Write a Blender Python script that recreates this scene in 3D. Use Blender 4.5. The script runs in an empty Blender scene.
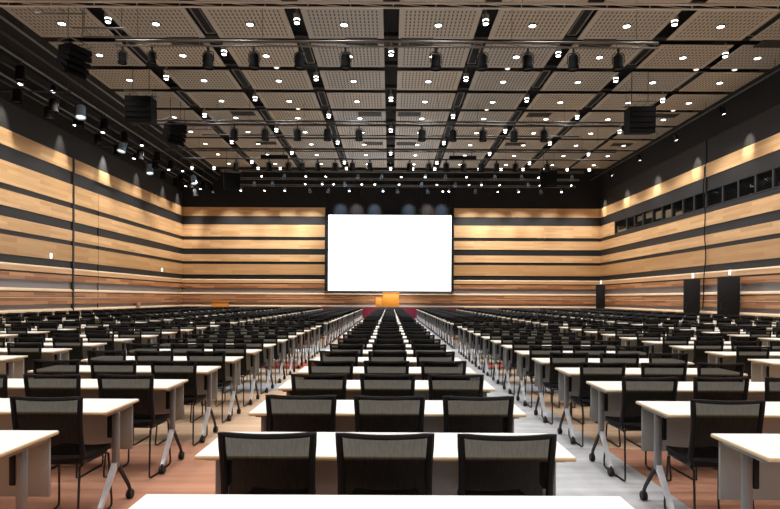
import bpy, bmesh, math, random
from mathutils import Vector, Matrix
random.seed(7)
C = bpy.context.scene.collection
PI = math.pi
FPX, HZ = 580.0, 298.3            # focal length and horizon row in pixels of the 780x509 frame
CAMZ = 1.466
XL, XR, YB = -16.3, 16.5, 45.5    # left, right and far wall faces
YF = -7.0
CZ = 11.0                         # underside of the ceiling panels

# ------------------------------------------------------------------ materials
def srgb(r, g, b):
    f = lambda c: (c/255/12.92) if c/255 <= .04045 else ((c/255+.055)/1.055)**2.4
    return (f(r), f(g), f(b), 1)

def mat(name, col, rough=.6, metal=0, spec=.5):
    m = bpy.data.materials.new(name); m.use_nodes = True
    b = m.node_tree.nodes['Principled BSDF']
    b.inputs['Base Color'].default_value = col
    b.inputs['Roughness'].default_value = rough
    b.inputs['Metallic'].default_value = metal
    b.inputs['Specular IOR Level'].default_value = spec
    return m

class NT:
    def __init__(s, m):
        s.t = m.node_tree; s.n = s.t.nodes; s.b = s.n.get('Principled BSDF')
    def new(s, kind, **kw):
        n = s.n.new(kind)
        for k, v in kw.items(): setattr(n, k, v)
        return n
    def link(s, a, b): s.t.links.new(a, b)
    def math(s, op, a, b=None, clamp=False):
        n = s.new('ShaderNodeMath', operation=op, use_clamp=clamp)
        for i, v in enumerate((a, b)):
            if v is None: continue
            if isinstance(v, (int, float)): n.inputs[i].default_value = v
            else: s.link(v, n.inputs[i])
        return n.outputs[0]
    def mix(s, fac, a, b, mode='MIX'):
        n = s.new('ShaderNodeMix', data_type='RGBA', blend_type=mode)
        for i, v in ((0, fac), (6, a), (7, b)):
            if isinstance(v, (int, float)): n.inputs[i].default_value = v
            elif isinstance(v, tuple): n.inputs[i].default_value = v
            else: s.link(v, n.inputs[i])
        return n.outputs[2]

def noisy(name, col, amount=.12, scale=6, rough=.6, metal=0, bump=0, spec=.5):
    m = mat(name, col, rough, metal, spec); t = NT(m)
    tc = t.new('ShaderNodeTexCoord'); no = t.new('ShaderNodeTexNoise')
    no.inputs['Scale'].default_value = scale; no.inputs['Detail'].default_value = 3
    t.link(tc.outputs['Object'], no.inputs['Vector'])
    lo = tuple(c*(1-amount) for c in col[:3])+(1,); hi = tuple(min(1, c*(1+amount)) for c in col[:3])+(1,)
    t.link(t.mix(no.outputs['Fac'], lo, hi), t.b.inputs['Base Color'])
    if bump:
        bp = t.new('ShaderNodeBump'); bp.inputs['Strength'].default_value = bump; bp.inputs['Distance'].default_value = .01
        t.link(no.outputs['Fac'], bp.inputs['Height']); t.link(bp.outputs['Normal'], t.b.inputs['Normal'])
    return m

def wood(name, c1, c2, row=.155, length=2.0, var=.5, rough=.45):
    """planks laid along the wall; u runs along either wall, v is height"""
    m = mat(name, c1, rough, 0, .35); t = NT(m)
    tc = t.new('ShaderNodeTexCoord'); sp = t.new('ShaderNodeSeparateXYZ'); t.link(tc.outputs['Object'], sp.inputs[0])
    u = t.math('ADD', sp.outputs[0], sp.outputs[1])
    cb = t.new('ShaderNodeCombineXYZ'); t.link(u, cb.inputs[0]); t.link(sp.outputs[2], cb.inputs[1])
    br = t.new('ShaderNodeTexBrick')
    br.inputs['Scale'].default_value = 1; br.inputs['Brick Width'].default_value = length; br.inputs['Row Height'].default_value = row
    br.inputs['Mortar Size'].default_value = .0; br.inputs['Bias'].default_value = 0
    br.inputs['Color1'].default_value = c1; br.inputs['Color2'].default_value = c2; br.inputs['Mortar'].default_value = c2
    br.offset = .37
    t.link(cb.outputs[0], br.inputs['Vector'])
    cg = t.new('ShaderNodeCombineXYZ'); t.link(t.math('MULTIPLY', u, .7), cg.inputs[0]); t.link(t.math('MULTIPLY', sp.outputs[2], 22), cg.inputs[1])
    no = t.new('ShaderNodeTexNoise'); no.inputs['Scale'].default_value = 1; no.inputs['Detail'].default_value = 4
    t.link(cg.outputs[0], no.inputs['Vector'])
    mr = t.new('ShaderNodeMapRange'); mr.inputs[1].default_value = .25; mr.inputs[2].default_value = .75
    mr.inputs[3].default_value = 1-var*.3; mr.inputs[4].default_value = 1+var*.15
    t.link(no.outputs['Fac'], mr.inputs[0])
    t.link(t.mix(1.0, br.outputs['Color'], mr.outputs[0], 'MULTIPLY'), t.b.inputs['Base Color'])
    return m

def emit(name, col, strength):
    m = bpy.data.materials.new(name); m.use_nodes = True
    t = m.node_tree; t.nodes.clear()
    e = t.nodes.new('ShaderNodeEmission'); o = t.nodes.new('ShaderNodeOutputMaterial')
    e.inputs[0].default_value = col; e.inputs[1].default_value = strength
    t.links.new(e.outputs[0], o.inputs[0])
    return m

def see_through(name, col, clear, rough=.7, fine=None):
    """woven mesh or thin glass: part opaque, part open"""
    m = mat(name, col, rough, 0, .12 if fine else .5); t = NT(m)
    tr = t.new('ShaderNodeBsdfTransparent'); mx = t.new('ShaderNodeMixShader')
    out = t.n['Material Output']
    t.link(t.b.outputs[0], mx.inputs[1]); t.link(tr.outputs[0], mx.inputs[2]); t.link(mx.outputs[0], out.inputs[0])
    mx.inputs[0].default_value = clear
    if fine: tr.inputs[0].default_value = (1, .96, .86, 1)
    if fine:
        tc = t.new('ShaderNodeTexCoord'); w = t.new('ShaderNodeTexNoise'); w.inputs['Scale'].default_value = fine
        mp = t.new('ShaderNodeMapping'); mp.inputs['Scale'].default_value = (2.0, 1, .35)
        t.link(tc.outputs['Object'], mp.inputs[0]); t.link(mp.outputs[0], w.inputs['Vector'])
        mr = t.new('ShaderNodeMapRange'); mr.inputs[1].default_value = .3; mr.inputs[2].default_value = .7
        mr.inputs[3].default_value = clear*.85; mr.inputs[4].default_value = clear*1.15
        t.link(w.outputs['Fac'], mr.inputs[0]); t.link(mr.outputs[0], mx.inputs[0])
    return m

M = {}
M['top'] = noisy('white_laminate', (.80, .79, .76, 1), .03, 3, .38)
M['edge'] = noisy('beech_edge', srgb(226, 205, 165), .06, 9, .5)
M['modesty'] = noisy('grey_panel', srgb(156, 161, 161), .05, 4, .6)
M['blade'] = noisy('bright_silver_paint', srgb(205, 208, 214), .04, 5, .32, .25)
M['silver'] = noisy('silver_paint', srgb(130, 132, 136), .05, 5, .35, .35)
M['black'] = noisy('black_plastic', (.006, .006, .007, 1), .2, 8, .5, 0, 0, .22)
M['rubber'] = noisy('black_rubber', (.008, .008, .008, 1), .2, 8, .6)
M['rod'] = noisy('black_steel_rod', (.010, .010, .011, 1), .2, 8, .35)
M['weave'] = see_through('black_mesh_weave', (.004, .004, .004, 1), .094, .9, 60)
M['seat'] = noisy('black_seat_fabric', (.006, .007, .009, 1), .25, 40, .6, 0, .1, .25)
M['wall'] = noisy('dark_wall_panel', srgb(36, 36, 38), .10, .8, .55)
M['wallup'] = noisy('dark_upper_wall', srgb(38, 36, 35), .08, .6, .7)
M['greypanel'] = noisy('grey_lower_panel', srgb(140, 133, 132), .08, .9, .4)
M['wood'] = wood('oak_boards', srgb(228, 188, 140), srgb(206, 162, 114), .16, 2.3, .5)
M['wood_dark'] = wood('brown_oak_boards', srgb(206, 164, 116), srgb(190, 146, 98), .2, 3.0, .4)
M['wood_low'] = wood('reddish_boards', srgb(212, 158, 112), srgb(162, 108, 74), .14, 1.7, .7)
M['ledge'] = wood('pale_lit_ledge_board', srgb(246, 220, 188), srgb(238, 206, 170), .3, 3, .3)  # pale strip, lightened further: downlight on the ledge tops is painted in
M['pale'] = wood('pale_oak_boards', srgb(232, 190, 144), srgb(222, 174, 126), .15, 2.4, .4)
M['drape'] = noisy('black_drape', srgb(24, 25, 28), .2, 1.2, .9)
M['ceil'] = mat('black_ceiling_void', (.006, .006, .006, 1), .9)
M['pipe'] = noisy('grey_steel_pipe', srgb(104, 102, 99), .1, 3, .5, .1)
M['bpipe'] = noisy('black_steel_pipe', srgb(34, 34, 36), .1, 3, .5, .1)
M['lamp_can'] = noisy('black_lamp_body', srgb(18, 18, 20), .15, 4, .8, 0, 0, .1)
M['blue_lit_can'] = noisy('blue_lit_lamp_body', srgb(160, 196, 232), .12, 4, .4, .1)  # bluish light from neighbouring lamps is painted into this body colour
M['cab'] = noisy('black_cabinet_paint', srgb(22, 22, 24), .1, 5, .9, 0, 0, .1)
M['grille'] = noisy('dark_grille', srgb(23, 23, 24), .1, 30, .9, 0, 0, .1)
M['vent'] = noisy('dark_vent', srgb(38, 35, 32), .1, 6, .7)
M['maroon'] = noisy('maroon_skirt', srgb(112, 24, 58), .12, 5, .8)
M['deck'] = noisy('stage_deck', srgb(120, 105, 92), .1, 2, .6)
M['podium'] = wood('orange_podium_wood', srgb(238, 160, 62), srgb(226, 146, 50), .5, 3, .25)
M['screen'] = emit('white_projection', (.94, .97, 1, 1), 4.0)
M['lamp'] = emit('downlight_glow', (1.0, .97, .92, 1), 9)
M['lamp_dim'] = emit('small_lamp_glow', (1.0, .93, .8, 1), 1.6)
M['lampblue'] = emit('cool_lamp_glow', (.86, .93, 1, 1), 7)
M['white_glow'] = emit('white_sign_glow', (1, .98, .92, 1), 2.0)
for k in ('lamp', 'lamp_dim', 'lampblue', 'white_glow'): M[k].cycles.emission_sampling = 'NONE'
M['trimring'] = noisy('white_trim_ring', srgb(190, 188, 182), .05, 5, .5)
M['glass'] = see_through('dark_booth_glass', (.008, .009, .010, 1), .72, .06)
M['blind'] = noisy('beige_blind', srgb(190, 176, 146), .05, 3, .8)
M['frame'] = noisy('dark_window_frame', srgb(52, 51, 52), .08, 5, .5)
M['booth'] = noisy('dark_booth_wall', srgb(40, 38, 38), .08, 2, .8)
M['seam'] = noisy('dark_seam', srgb(44, 44, 46), .08, 5, .5)
M['pink'] = noisy('pinkish_box_paint', srgb(178, 140, 130), .05, 5, .5)

def ceiling_panel_mat():
    m = mat('perforated_board', srgb(190, 172, 148), .6, 0, .3); t = NT(m)
    tc = t.new('ShaderNodeTexCoord'); sp = t.new('ShaderNodeSeparateXYZ'); t.link(tc.outputs['Object'], sp.inputs[0])
    x, y = sp.outputs[0], sp.outputs[1]
    fx = t.math('FRACT', t.math('DIVIDE', t.math('ADD', x, 50.0), .142))
    fy = t.math('FRACT', t.math('DIVIDE', t.math('ADD', y, 50.0), .245))
    hole = t.math('MULTIPLY', t.math('LESS_THAN', fx, .36), t.math('LESS_THAN', fy, .66))
    inx = t.math('LESS_THAN', t.math('ABSOLUTE', x), 1.20); iny = t.math('LESS_THAN', t.math('ABSOLUTE', y), .98)
    hole = t.math('MULTIPLY', hole, t.math('MULTIPLY', inx, iny))
    oi = t.new('ShaderNodeObjectInfo')
    base = t.mix(oi.outputs['Random'], srgb(146, 143, 137), srgb(162, 151, 134))
    no = t.new('ShaderNodeTexNoise'); no.inputs['Scale'].default_value = 1.2; t.link(tc.outputs['Object'], no.inputs['Vector'])
    base = t.mix(t.math('MULTIPLY', no.outputs['Fac'], .25), base, srgb(134, 124, 111))
    t.link(t.mix(hole, base, srgb(62, 57, 52)), t.b.inputs['Base Color'])
    return m
M['panel'] = ceiling_panel_mat()

def carpet():
    m = mat('patterned_carpet', srgb(190, 130, 100), .95, 0, .1); t = NT(m)
    tc = t.new('ShaderNodeTexCoord'); sp = t.new('ShaderNodeSeparateXYZ'); t.link(tc.outputs['Object'], sp.inputs[0])
    n1 = t.new('ShaderNodeTexNoise'); n1.inputs['Scale'].default_value = .8; n1.inputs['Detail'].default_value = 2
    t.link(tc.outputs['Object'], n1.inputs['Vector'])
    yy = t.math('ADD', sp.outputs[1], t.math('MULTIPLY', t.math('SUBTRACT', n1.outputs['Fac'], .5), .9))
    ramp = t.new('ShaderNodeValToRGB'); ramp.color_ramp.interpolation = 'CONSTANT'
    t.link(t.math('DIVIDE', yy, 46.0, True), ramp.inputs[0])
    terra, tan, grey, pale, red = srgb(178, 130, 106), srgb(202, 172, 144), srgb(172, 174, 180), srgb(214, 196, 176), srgb(188, 104, 84)
    stops = [(0, terra), (5.75, tan), (8.9, grey), (9.8, pale), (11.9, red), (13, pale), (15.4, grey), (17.2, pale), (20.5, red), (21.6, pale),
             (25, grey), (27, pale), (30, grey), (31.4, pale), (36, tan)]
    el = ramp.color_ramp.elements
    el[0].position = 0; el[0].color = stops[0][1]
    el[1].position = stops[1][0]/46; el[1].color = stops[1][1]
    for p, c in stops[2:]:
        e = el.new(p/46); e.color = c
    # the pale grey strip running down the right-hand centre aisle
    strip = t.math('MULTIPLY', t.math('GREATER_THAN', sp.outputs[0], .1), t.math('LESS_THAN', sp.outputs[0], 2.12))
    n3 = t.new('ShaderNodeTexNoise'); n3.inputs['Scale'].default_value = 3.5; n3.inputs['Detail'].default_value = 5
    t.link(tc.outputs['Object'], n3.inputs['Vector'])
    greyc = t.mix(n3.outputs['Fac'], srgb(146, 148, 152), srgb(202, 202, 204))
    col = t.mix(strip, ramp.outputs[0], greyc)
    # streaks running across, darker and lighter at random
    mp = t.new('ShaderNodeMapping'); mp.inputs['Scale'].default_value = (.5, 7, 1); t.link(tc.outputs['Object'], mp.inputs[0])
    n2 = t.new('ShaderNodeTexNoise'); n2.inputs['Scale'].default_value = 1; n2.inputs['Detail'].default_value = 4
    t.link(mp.outputs[0], n2.inputs['Vector'])
    mr = t.new('ShaderNodeMapRange'); mr.inputs[1].default_value = .3; mr.inputs[2].default_value = .7; mr.inputs[3].default_value = .78; mr.inputs[4].default_value = 1.08
    t.link(n2.outputs['Fac'], mr.inputs[0])
    t.link(t.mix(1.0, col, mr.outputs[0], 'MULTIPLY'), t.b.inputs['Base Color'])
    return m
M['carpet'] = carpet()

# ------------------------------------------------------------------ mesh helpers
class MB:
    """collects shapes with a material slot each; build() links them as one mesh object"""
    def __init__(s): s.v = []; s.f = []; s.mi = []; s.mats = []; s.sm = []
    def slot(s, m):
        if m not in s.mats: s.mats.append(m)
        return s.mats.index(m)
    def add(s, vs, fs, m, smooth=False):
        b = len(s.v); k = s.slot(m)
        s.v += [tuple(v) for v in vs]
        for f in fs: s.f.append([b+i for i in f]); s.mi.append(k); s.sm.append(smooth)
        return s
    def box(s, x0, x1, y0, y1, z0, z1, m, top=None, side=None):
        vs = [(x0,y0,z0),(x1,y0,z0),(x1,y1,z0),(x0,y1,z0),(x0,y0,z1),(x1,y0,z1),(x1,y1,z1),(x0,y1,z1)]
        fs = [(0,3,2,1),(4,5,6,7),(0,1,5,4),(1,2,6,5),(2,3,7,6),(3,0,4,7)]
        s.add(vs, fs, m)
        if top is not None: s.mi[-5] = s.slot(top)
        return s
    def cbox(s, c, d, m, R=None):
        """box with centre, size and an optional rotation, edges chamfered a little"""
        hx, hy, hz = d[0]/2, d[1]/2, d[2]/2
        vs = [Vector((sx*hx, sy*hy, sz*hz)) for sz in (-1,1) for sx, sy in ((-1,-1),(1,-1),(1,1),(-1,1))]
        if R is not None: vs = [R @ v for v in vs]
        c = Vector(c)
        return s.add([c+v for v in vs], [(0,3,2,1),(4,5,6,7),(0,1,5,4),(1,2,6,5),(2,3,7,6),(3,0,4,7)], m)
    def bbox(s, x0, x1, y0, y1, z0, z1, m, b, top=None):
        """box with chamfered vertical corners and top/bottom edges"""
        def ring(i, z): 
            a0, a1, c0, c1 = x0+i, x1-i, y0+i, y1-i
            return [(a0+b,c0,z),(a1-b,c0,z),(a1,c0+b,z),(a1,c1-b,z),(a1-b,c1,z),(a0+b,c1,z),(a0,c1-b,z),(a0,c0+b,z)]
        vs = ring(b*.6, z0)+ring(0, z0+b)+ring(0, z1-b)+ring(b*.6, z1)
        fs = [tuple(range(7,-1,-1)), tuple(range(24,32))]
        for r in range(3):
            for i in range(8): j=(i+1)%8; fs.append((r*8+i, r*8+j, r*8+8+j, r*8+8+i))
        s.add(vs, fs, m)
        if top is not None: s.mi[len(s.mi)-len(fs)+1] = s.slot(top)
        return s
    def tube(s, pts, r, m, n=8, closed=False, rx=None):
        """sweep a round (or rx x r flattened) section along a polyline"""
        pts = [Vector(p) for p in pts]; N = len(pts); rings = []
        prev = None
        for i, p in enumerate(pts):
            if closed: d = (pts[(i+1)%N]-pts[i-1])
            else: d = pts[min(i+1,N-1)]-pts[max(i-1,0)]
            d = d.normalized()
            up = Vector((0,0,1)) if abs(d.z) < .9 else Vector((0,1,0))
            if prev is not None:
                a = (prev - d*prev.dot(d))
                a = a.normalized() if a.length > 1e-4 else d.cross(up).normalized()
            else: a = d.cross(up).normalized()
            prev = a; b = d.cross(a)
            rr = r[i] if isinstance(r, (list, tuple)) else r
            q = rx or rr
            rings.append([p + a*math.cos(t)*rr + b*math.sin(t)*q for t in (2*PI*k/n for k in range(n))])
        vs = [v for rg in rings for v in rg]; fs = []
        for i in range(N if closed else N-1):
            j = (i+1) % N
            for k in range(n): l=(k+1)%n; fs.append((i*n+k, i*n+l, j*n+l, j*n+k))
        if not closed: fs += [tuple(range(n-1,-1,-1)), tuple(range((N-1)*n, N*n))]
        return s.add(vs, fs, m, True)
    def lathe(s, prof, m, c=(0,0,0), n=16, R=None, caps=True):
        vs = []; c = Vector(c)
        for r, z in prof:
            for k in range(n):
                v = Vector((r*math.cos(2*PI*k/n), r*math.sin(2*PI*k/n), z))
                vs.append(c + (R @ v if R is not None else v))
        fs = []
        for i in range(len(prof)-1):
            for k in range(n): l=(k+1)%n; fs.append((i*n+k, i*n+l, (i+1)*n+l, (i+1)*n+k))
        if caps: fs += [tuple(range(n-1,-1,-1)), tuple(range((len(prof)-1)*n, len(prof)*n))]
        return s.add(vs, fs, m, True)
    def merge(s, o, off=(0,0,0)):
        b = len(s.v); s.v += [(v[0]+off[0], v[1]+off[1], v[2]+off[2]) for v in o.v]
        ks = [s.slot(m) for m in o.mats]
        for f, k, sm in zip(o.f, o.mi, o.sm): s.f.append([b+i for i in f]); s.mi.append(ks[k]); s.sm.append(sm)
        return s
    def data(s, name):
        me = bpy.data.meshes.new(name); me.from_pydata(s.v, [], s.f)
        for m in s.mats: me.materials.append(m)
        me.polygons.foreach_set('material_index', s.mi); me.polygons.foreach_set('use_smooth', s.sm)
        me.update()
        bm = bmesh.new(); bm.from_mesh(me); bmesh.ops.recalc_face_normals(bm, faces=bm.faces); bm.to_mesh(me); bm.free()
        try: me.set_sharp_from_angle(angle=math.radians(40))
        except Exception: pass
        return me
    def build(s, name, parent=None, loc=(0,0,0)):
        o = bpy.data.objects.new(name, s.data(name)); C.objects.link(o); o.location = loc
        if parent: o.parent = parent
        return o

def tag(o, label, cat, group=None, kind=None):
    o['label'] = label; o['category'] = cat
    if group: o['group'] = group
    if kind: o['kind'] = kind
    return o
def thing(name, label, cat, loc=(0,0,0), rz=0, group=None):
    o = bpy.data.objects.new(name, None); C.objects.link(o); o.location = loc; o.rotation_euler = (0,0,rz); o.empty_display_size = .1
    return tag(o, label, cat, group)
def copy_tree(o, loc, rot=None, label=None, parent=None):
    c = o.copy(); C.objects.link(c)
    if parent is None:
        c.location = loc
        if rot is not None: c.rotation_euler = rot
        if label: c['label'] = label
    else: c.parent = parent
    for ch in list(o.children): copy_tree(ch, None, None, None, c)
    return c
def struct(o, label, cat):
    return tag(o, label, cat, None, 'structure')

ORD = ('zeroth first second third fourth fifth sixth seventh eighth ninth tenth eleventh twelfth thirteenth fourteenth fifteenth sixteenth seventeenth '
       'eighteenth nineteenth twentieth').split() + ['twenty-'+w for w in 'first second third fourth fifth sixth seventh eighth ninth'.split()] + \
       ['thirtieth'] + ['thirty-'+w for w in 'first second third fourth fifth sixth seventh eighth ninth'.split()]
def proj(x, y, z): return 390+FPX*x/y, HZ-FPX*(z-CAMZ)/y

# ------------------------------------------------------------------ the room
floor = MB().box(XL-.4, XR+.4, YF-.3, YB+.3, -.1, 0, M['carpet']).build('floor')
struct(floor, 'patterned carpet in terracotta, beige and pale grey', 'floor')
ceil = MB().box(XL-.4, XR+1.8, YF-.3, YB+.3, 11.55, 11.75, M['ceil']).build('ceiling')
struct(ceil, 'black ceiling void above the perforated panels', 'ceiling')

# bands of the walls: (z0, z1, material, how far it stands out)
TOPW = [(7.86, 8.55), (6.25, 7.19), (5.31, 5.98), (4.31, 4.85), (3.27, 4.09)]
LOW = [(2.82, 2.92, 'ledge', .06), (2.62, 2.82, 'pale', .05), (2.24, 2.54, 'wood_low', .05), (1.86, 2.24, 'greypanel', -.03), (1.72, 1.86, 'ledge', .07), (1.46, 1.67, 'wood_low', .05),
       (1.40, 1.44, 'ledge', .09), (1.10, 1.40, 'wood_low', .06), (.89, 1.10, 'greypanel', -.03), (.76, .89, 'ledge', .09), (.0, .76, 'greypanel', .0)]

def slab(side, u0, u1, z0, z1, m, out, back=.3):
    """a board on a wall: u runs along the wall, out is how far its face stands into the room"""
    b = MB()
    if m == 'ledge':  # top face sloped to catch downlight as a bright line
        i = .6*out; q = [(out, z0), (out, z0+(z1-z0)*.45), (.0, z1), (-back, z1), (-back, z0)]
        f = {'left': lambda u, d, z: (XL+d, u, z), 'right': lambda u, d, z: (XR-d, u, z), 'back': lambda u, d, z: (u, YB-d, z)}[side]
        vs = [f(u, d, z) for u in (u0, u1) for d, z in q]
        return b.add(vs, [(0,1,2,3,4), (9,8,7,6,5)]+[(k, (k+1) % 5, 5+(k+1) % 5, 5+k) for k in range(5)], M[m])
    if side == 'left': b.box(XL-back, XL+out, u0, u1, z0, z1, M[m])
    elif side == 'right': b.box(XR-out, XR+back, u0, u1, z0, z1, M[m])
    else: b.box(u0, u1, YB-out, YB+back, z0, z1, M[m])
    return b

SPAN = {'left': (YF, YB), 'right': (YF, YB)}
# left wall
wl = slab('left', YF, YB, 0, 11.5, 'wall', -.06).build('wall_left')
struct(wl, 'left side wall with oak bands and dark bands', 'wall')
for z0, z1 in TOPW: slab('left', YF, YB, z0, z1, 'wood_dark' if z0 == 3.27 else 'wood', .05, .05).build('wood_band', wl)
slab('left', YF, YB, 8.55, 9.75, 'wallup', .0, .05).build('upper_panel', wl); slab('left', YF, YB, 9.75, 11.5, 'ceil', .02, .05).build('black_band', wl)
lastz = 8.55
for z0, z1 in ((7.19, 7.86), (5.98, 6.25), (4.85, 5.31), (4.09, 4.31), (2.92, 3.27)): slab('left', YF, YB, z0, z1, 'wall', .0, .05).build('dark_band', wl)
for z0, z1, m, o in LOW: slab('left', YF, YB, z0, z1, m, o, .05).build({'ledge': 'ledge', 'wood_low': 'wood_band', 'pale': 'wood_band', 'greypanel': 'grey_panel'}[m], wl)
# right wall with the window band of the control booths between 6.25 and 7.19
wr = MB()
wr.box(XR+.06, XR+.3, YF, YB, 0, 6.25, M['wall']).box(XR+.06, XR+.3, YF, YB, 7.19, 11.5, M['wall']).box(XR+.06, XR+.3, 42.6, YB, 6.25, 7.19, M['wall'])
wr = wr.build('wall_right'); struct(wr, 'right side wall with oak bands and a strip of booth windows', 'wall')
for z0, z1 in TOPW:
    slab('right', 42.6 if z0 == 6.25 else YF, YB, z0, z1, 'wood_dark' if z0 == 3.27 else 'wood', .05, .05).build('wood_band', wr)
slab('right', YF, YB, 8.55, 9.8, 'wallup', .0, .05).build('upper_panel', wr); slab('right', YF, YB, 9.8, 11.5, 'ceil', .02, .05).build('black_band', wr)
for z0, z1 in ((7.19, 7.86), (5.98, 6.25), (4.85, 5.31), (4.09, 4.31), (2.92, 3.27)): slab('right', YF, YB, z0, z1, 'wall', .0, .05).build('dark_band', wr)
for z0, z1, m, o in LOW: slab('right', YF, YB, z0, z1, m, o, .05).build({'ledge': 'ledge', 'wood_low': 'wood_band', 'pale': 'wood_band', 'greypanel': 'grey_panel'}[m], wr)
# far wall: the bands stop left and right of the screen
SL, SR = -5.12, 4.98
wb = MB().box(XL-.3, XR+.3, YB+.06, YB+.3, 0, 11.5, M['wall']).build('wall_back')
struct(wb, 'far wall with oak bands on both sides of the screen', 'wall')
for a, b in ((XL, SL), (SR, XR)):
    for z0, z1 in TOPW: slab('back', a, b, z0, z1, 'wood_dark' if z0 == 3.27 else 'wood', .05, .05).build('wood_band', wb)
    for z0, z1 in ((7.19, 7.86), (5.98, 6.25), (4.85, 5.31), (4.09, 4.31), (2.92, 3.27)): slab('back', a, b, z0, z1, 'wall' if z0 > 7 else 'drape', .0, .05).build('dark_band', wb)
    slab('back', a, b, 8.55, 11.5, 'drape', .0, .05).build('upper_panel', wb)
for z0, z1, m, o in LOW:
    nm = {'ledge': 'ledge', 'wood_low': 'wood_band', 'pale': 'wood_band', 'greypanel': 'grey_panel'}[m]
    if z0 > 1.8:
        for a, b in ((XL, SL), (SR, XR)): slab('back', a, b, z0, z1, m, o, .05).build(nm, wb)
    else: slab('back', XL, XR, z0, z1, m, o, .05).build(nm, wb)
# wall behind the camera
wf = MB().box(XL-.3, XR+.3, YF-.3, YF, 0, 11.5, M['wood']).build('wall_front'); struct(wf, 'oak wall behind the camera', 'wall')
# upright joints
for i, (y, w) in enumerate(((29.7, .12), (32.3, .02))):
    o = MB().box(XL, XL+(.10 if w > .1 else .056), y-w/2, y+w/2, .76, 8.6 if w > .1 else 7.2, M['seam']).build('trim_%d' % (i+1)); struct(o, 'dark upright joint on the left wall', 'trim')
o = MB().box(XR-.06, XR, 30.25, 30.33, 7.0, 9.8, M['seam']).build('trim_3'); struct(o, 'dark upright joint on the right wall', 'trim')
# control booth windows
mull = [42.6, 40.5, 39.2, 37.9, 36.5, 35.2, 34.0, 32.7, 31.5, 30.3, 28.8, 27.5, 26.2, 25.0, 23.7, 22.4, 21.1]
booth = MB()
y0b, y1b = mull[-1]-.2, 42.7
booth.box(XR+1.5, XR+1.6, y0b, y1b, 6.0, 7.4, M['booth']).box(XR+.3, XR+1.6, y0b, y1b, 7.3, 7.4, M['booth']).box(XR+.3, XR+1.6, y0b, y1b, 6.05, 6.15, M['booth'])
booth.box(XR+.3, XR+1.6, y1b, y1b+.1, 6.05, 7.4, M['booth']).box(XR+.3, XR+1.6, y0b-.1, y0b, 6.05, 7.4, M['booth'])
booth = booth.build('wall_booth'); struct(booth, 'dark room behind the booth windows', 'wall')
for i in range(len(mull)-1):
    ya, yb = mull[i+1], mull[i]
    w = MB()
    z0, z1 = 6.27, 7.17
    w.box(XR-.02, XR+.12, ya, ya+.05, z0, z1, M['frame']).box(XR-.02, XR+.12, yb-.05, yb, z0, z1, M['frame'])
    w.box(XR-.02, XR+.12, ya, yb, z0, z0+.04, M['frame']).box(XR-.02, XR+.12, ya, yb, z1-.04, z1, M['frame'])
    w = w.build('window_%d' % (i+1)); struct(w, '%s dark booth window from the stage end of the right wall' % ORD[i+1], 'window')
    MB().box(XR+.05, XR+.062, ya+.05, yb-.05, z0+.04, z1-.04, M['glass']).build('pane', w)
    if i in (0, 2, 3, 4, 5, 6):
        h0, h1 = {0: (6.3, 6.5), 2: (6.72, 7.05), 3: (6.72, 7.1), 4: (6.5, 6.95), 5: (6.4, 6.85), 6: (6.33, 6.55)}[i]
        MB().box(XR+.16, XR+.19, ya+.12, yb-.12, h0, h1, M['blind']).build('blind', w)

# ------------------------------------------------------------------ screen, stage, podium
t = thing('projection_screen', 'large glowing white projection screen on the far wall above the stage', 'screen', (-.03, YB, 0))
b = MB(); X0, X1, Z0, Z1 = -4.80, 4.78, 2.05, 7.95
b.box(X0, X1, -.24, -.22, Z0, Z1, M['screen']); b.build('screen_surface', t)
b = MB()
for x0, x1, z0, z1 in ((X0-.28, X0, Z0-.04, Z1+.1), (X1, X1+.22, Z0-.04, Z1+.1), (X0, X1, Z1, Z1+.1)): b.box(x0, x1, -.26, -.06, z0, z1, M['drape'])
b.build('frame', t)
MB().box(X0-.28, X1+.22, -.30, -.2, Z0-.13, Z0-.04, M['pipe']).build('bottom_batten', t)
d = MB(); n = 60
pts = []
for i in range(n+1):
    x = -5.1 + 10.08*i/n; pts.append((x, -.045 - .035*math.cos(i*PI*.93)))
vs = [(x, YB+y, 8.06) for x, y in pts] + [(x, YB+y, 10.9) for x, y in pts]
d.add(vs, [(i, i+1, n+2+i, n+1+i) for i in range(n)], M['drape'], True)
vs2 = [(x, YB+.04, 8.06) for x, y in pts] + [(x, YB+.04, 10.9) for x, y in pts]
d.add(vs2, [(i, n+1+i, n+2+i, i+1) for i in range(n)], M['drape'])
d.add([vs[0], vs2[0], vs2[n+1], vs[n+1], vs[n], vs2[n], vs2[2*n+1], vs[2*n+1]], [(0,1,2,3), (4,7,6,5)], M['drape'])
tag(d.build('stage_drape'), 'black drape hanging above the white screen', 'drape')
b = MB().box(SL, SR, YB-.05, YB+.05, 1.86, 8.06, M['drape']).build('trim_4'); struct(b, 'black backing behind the screen', 'trim')

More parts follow.
